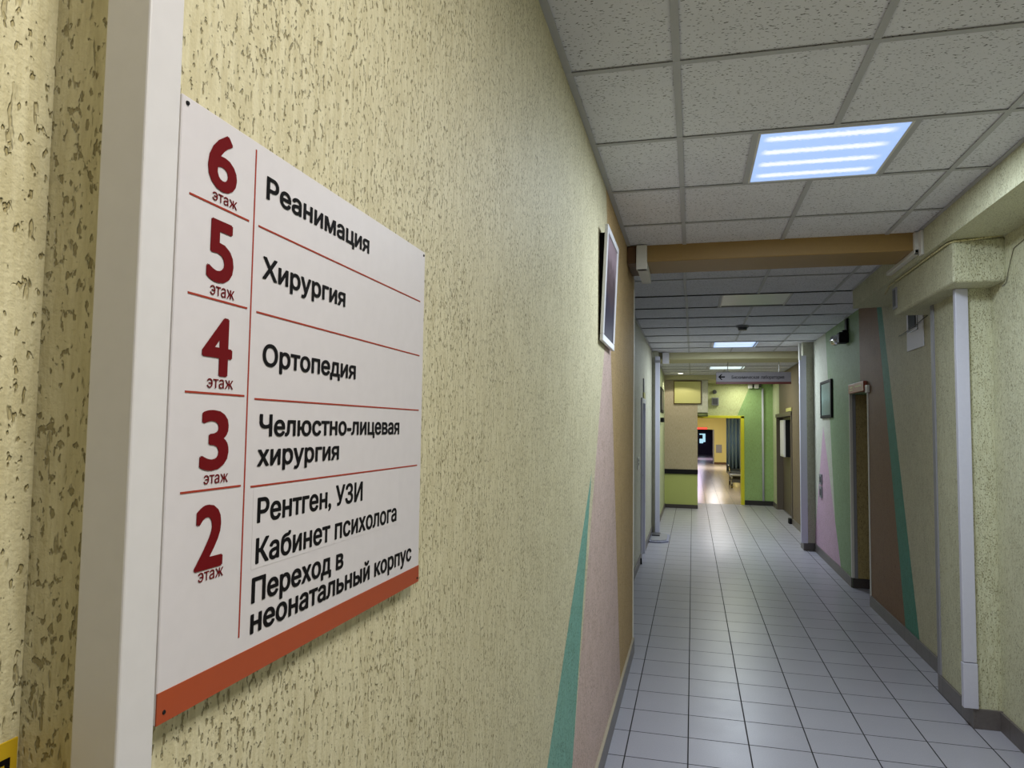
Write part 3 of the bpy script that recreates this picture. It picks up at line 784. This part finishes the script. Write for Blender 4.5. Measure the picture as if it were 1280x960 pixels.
tag(MB().cyl((1.455, 16.025, .10), (1.455, 16.025, 2.5), .022, seg=14).build('riser_pipe', 'lilac_plastic', smooth=True), 'pale vertical riser pipe on the green end wall', 'pipe')

d3 = struct(MB().box(1.78, 13.10, .01, 1.82, 14.22, 1.86, .003).box(1.78, 14.25, .01, 1.82, 15.38, 1.86, .003).build('door_3', 'dark_door'))
f3 = MB().box(1.645, 13.03, 0, 1.80, 13.10, 1.91, .003).box(1.66, 15.38, 0, 1.80, 15.44, 1.91, .003).box(1.645, 13.03, 1.86, 1.80, 15.44, 1.93, .003)
struct(f3.build('trim_door_right', 'dark_door'))
tag(MB().box(1.640, 13.0, 1.94, 1.659, 13.7, 2.0, .003).build('door_sign', 'panel_yellow'), 'small pale plate above the dark double door on the right', 'sign')
nbd = thing('notice_board', 'tall narrow white notice board by the dark double door on the right', 'notice', (1.7, 14.4, 1.12))
MB().box(1.668, 14.28, 1.10, 1.700, 14.86, 1.80, .004).build('board', 'white_plastic', nbd)
MB().box(1.664, 14.32, 1.14, 1.6685, 14.82, 1.76).build('sheet', 'paper', nbd)
MB().box(1.70, 14.28, 1.10, 1.779, 14.34, 1.80, .003).build('bracket', 'black', nbd)
tag(MB().box(1.66, 12.96, 0, 1.70, 13.02, .09, .006).build('door_stop', 'black')if False else MB().box(1.60, 13.06, 0, 1.655, 13.22, .09, .01).build('door_stop', 'black'), 'black door stop at the foot of the dark double door on the right', 'door stop')

# ------------------------------------------------------------------ hall beyond
cu = MB(); n = 60
for i in range(n+1):
    t = i/n; x = .965+.72*t; y = 22.0+.07*math.sin(t*math.pi*2*7)+.02*math.sin(t*31)
    cu.bm.verts.new((x, y, .33)); cu.bm.verts.new((x, y, 2.3))
cu.bm.verts.ensure_lookup_table()
for i in range(n): v = cu.bm.verts; cu.bm.faces.new((v[2*i], v[2*i+2], v[2*i+3], v[2*i+1]))
ct = thing('curtain', 'pale blue pleated curtain in the hall behind the yellow door frame', 'curtain', (1.3, 22, .33))
co = cu.build('cloth', 'curtain', ct, True); sm = co.modifiers.new('solid', 'SOLIDIFY'); sm.thickness = .004
MB().cyl((.94, 22, 2.32), (1.74, 22, 2.32), .016, seg=12).build('rail', 'steel', ct)

gu = thing('hospital_trolley', 'grey hospital trolley bed parked beneath the blue curtain', 'trolley', (1.3, 21, 0))
MB().box(1.0, 20.3, .40, 1.68, 21.8, .47, .02).build('mattress', 'mattress', gu)
MB().box(.97, 20.28, .345, 1.70, 21.84, .40, .008).build('frame', 'steel', gu)
MB().box(1.03, 20.4, .16, 1.64, 21.7, .27, .012).build('lower_shelf', 'dark_grey', gu)
MB().tube([(.975, 20.4, .40), (.975, 20.4, .55), (.975, 20.6, .60), (.975, 21.5, .60), (.975, 21.7, .55), (.975, 21.7, .40)], .014).build('side_rail', 'chrome', gu, True)
for x in (1.04, 1.63):
    for y in (20.45, 21.65):
        l_ = MB().box(x-.02, y-.02, .12, x+.02, y+.02, .346, .004).build('leg', 'steel', gu)
        MB().cyl((x-.016, y, .06), (x+.016, y, .06), .06, seg=18).build('wheel', 'black', l_)

pl = tag(MB().box(1.05, 34.37, .53, 1.31, 34.399, .90, .005).build('wall_plate', 'mid_grey'), 'small grey plate on the yellow wall far down the hall', 'notice')
es = thing('exit_light', 'red lit strip sign over the far dark doorway', 'sign', (.42, 34.36, 1.60))
MB().box(.20, 34.36, 1.605, .66, 34.399, 1.69, .004).build('case', 'exit_red', es)
MB().box(.21, 34.352, 1.612, .65, 34.361, 1.683).build('lit_face', glow('exit_glow', (255, 60, 50), 2.2), es)
fwn = MB()
wd = struct(MB().box(.40, 46.95, .70, .80, 46.99, 1.35).build('window_1', glow('far_window_glow', (150, 190, 205), 1.5)))
b = MB()
for q in ((.38, .68, .82, .72), (.38, 1.33, .82, 1.37), (.38, .72, .42, 1.33), (.78, .72, .82, 1.33), (.42, 1.0, .62, 1.26), (.64, .72, .78, .80)):
    b.box(q[0], 46.92, q[1], q[2], 46.955, q[3])
b.build('window_frame', 'dark_room', wd)
struct(MB().box(.905, 34.36, 0, .968, 34.72, 1.60, .004).build('trim_dark_doorway', 'mid_grey'))
# added fill lamp, lifts the dark room to violet-blue
dl2 = thing('ceiling_lamp', 'added violet fill lamp in the dark room at the far end', 'ceiling light', (.3, 40, 2.0), 'lamps of the hall beyond the yellow door frame')
MB().box(.1, 39.8, 1.965, .5, 40.2, 1.999, .005).build('housing', 'white_plastic', dl2)  # housing of the added fill lamp
l = bpy.data.lights.new('violet_fill_lamp', 'AREA'); l.size = .36; l.energy = 70; l.color = (.8, .7, 1)
o = bpy.data.objects.new('violet_fill_lamp', l); COL.objects.link(o); o.parent = dl2; o.location = (0, 0, -.04)
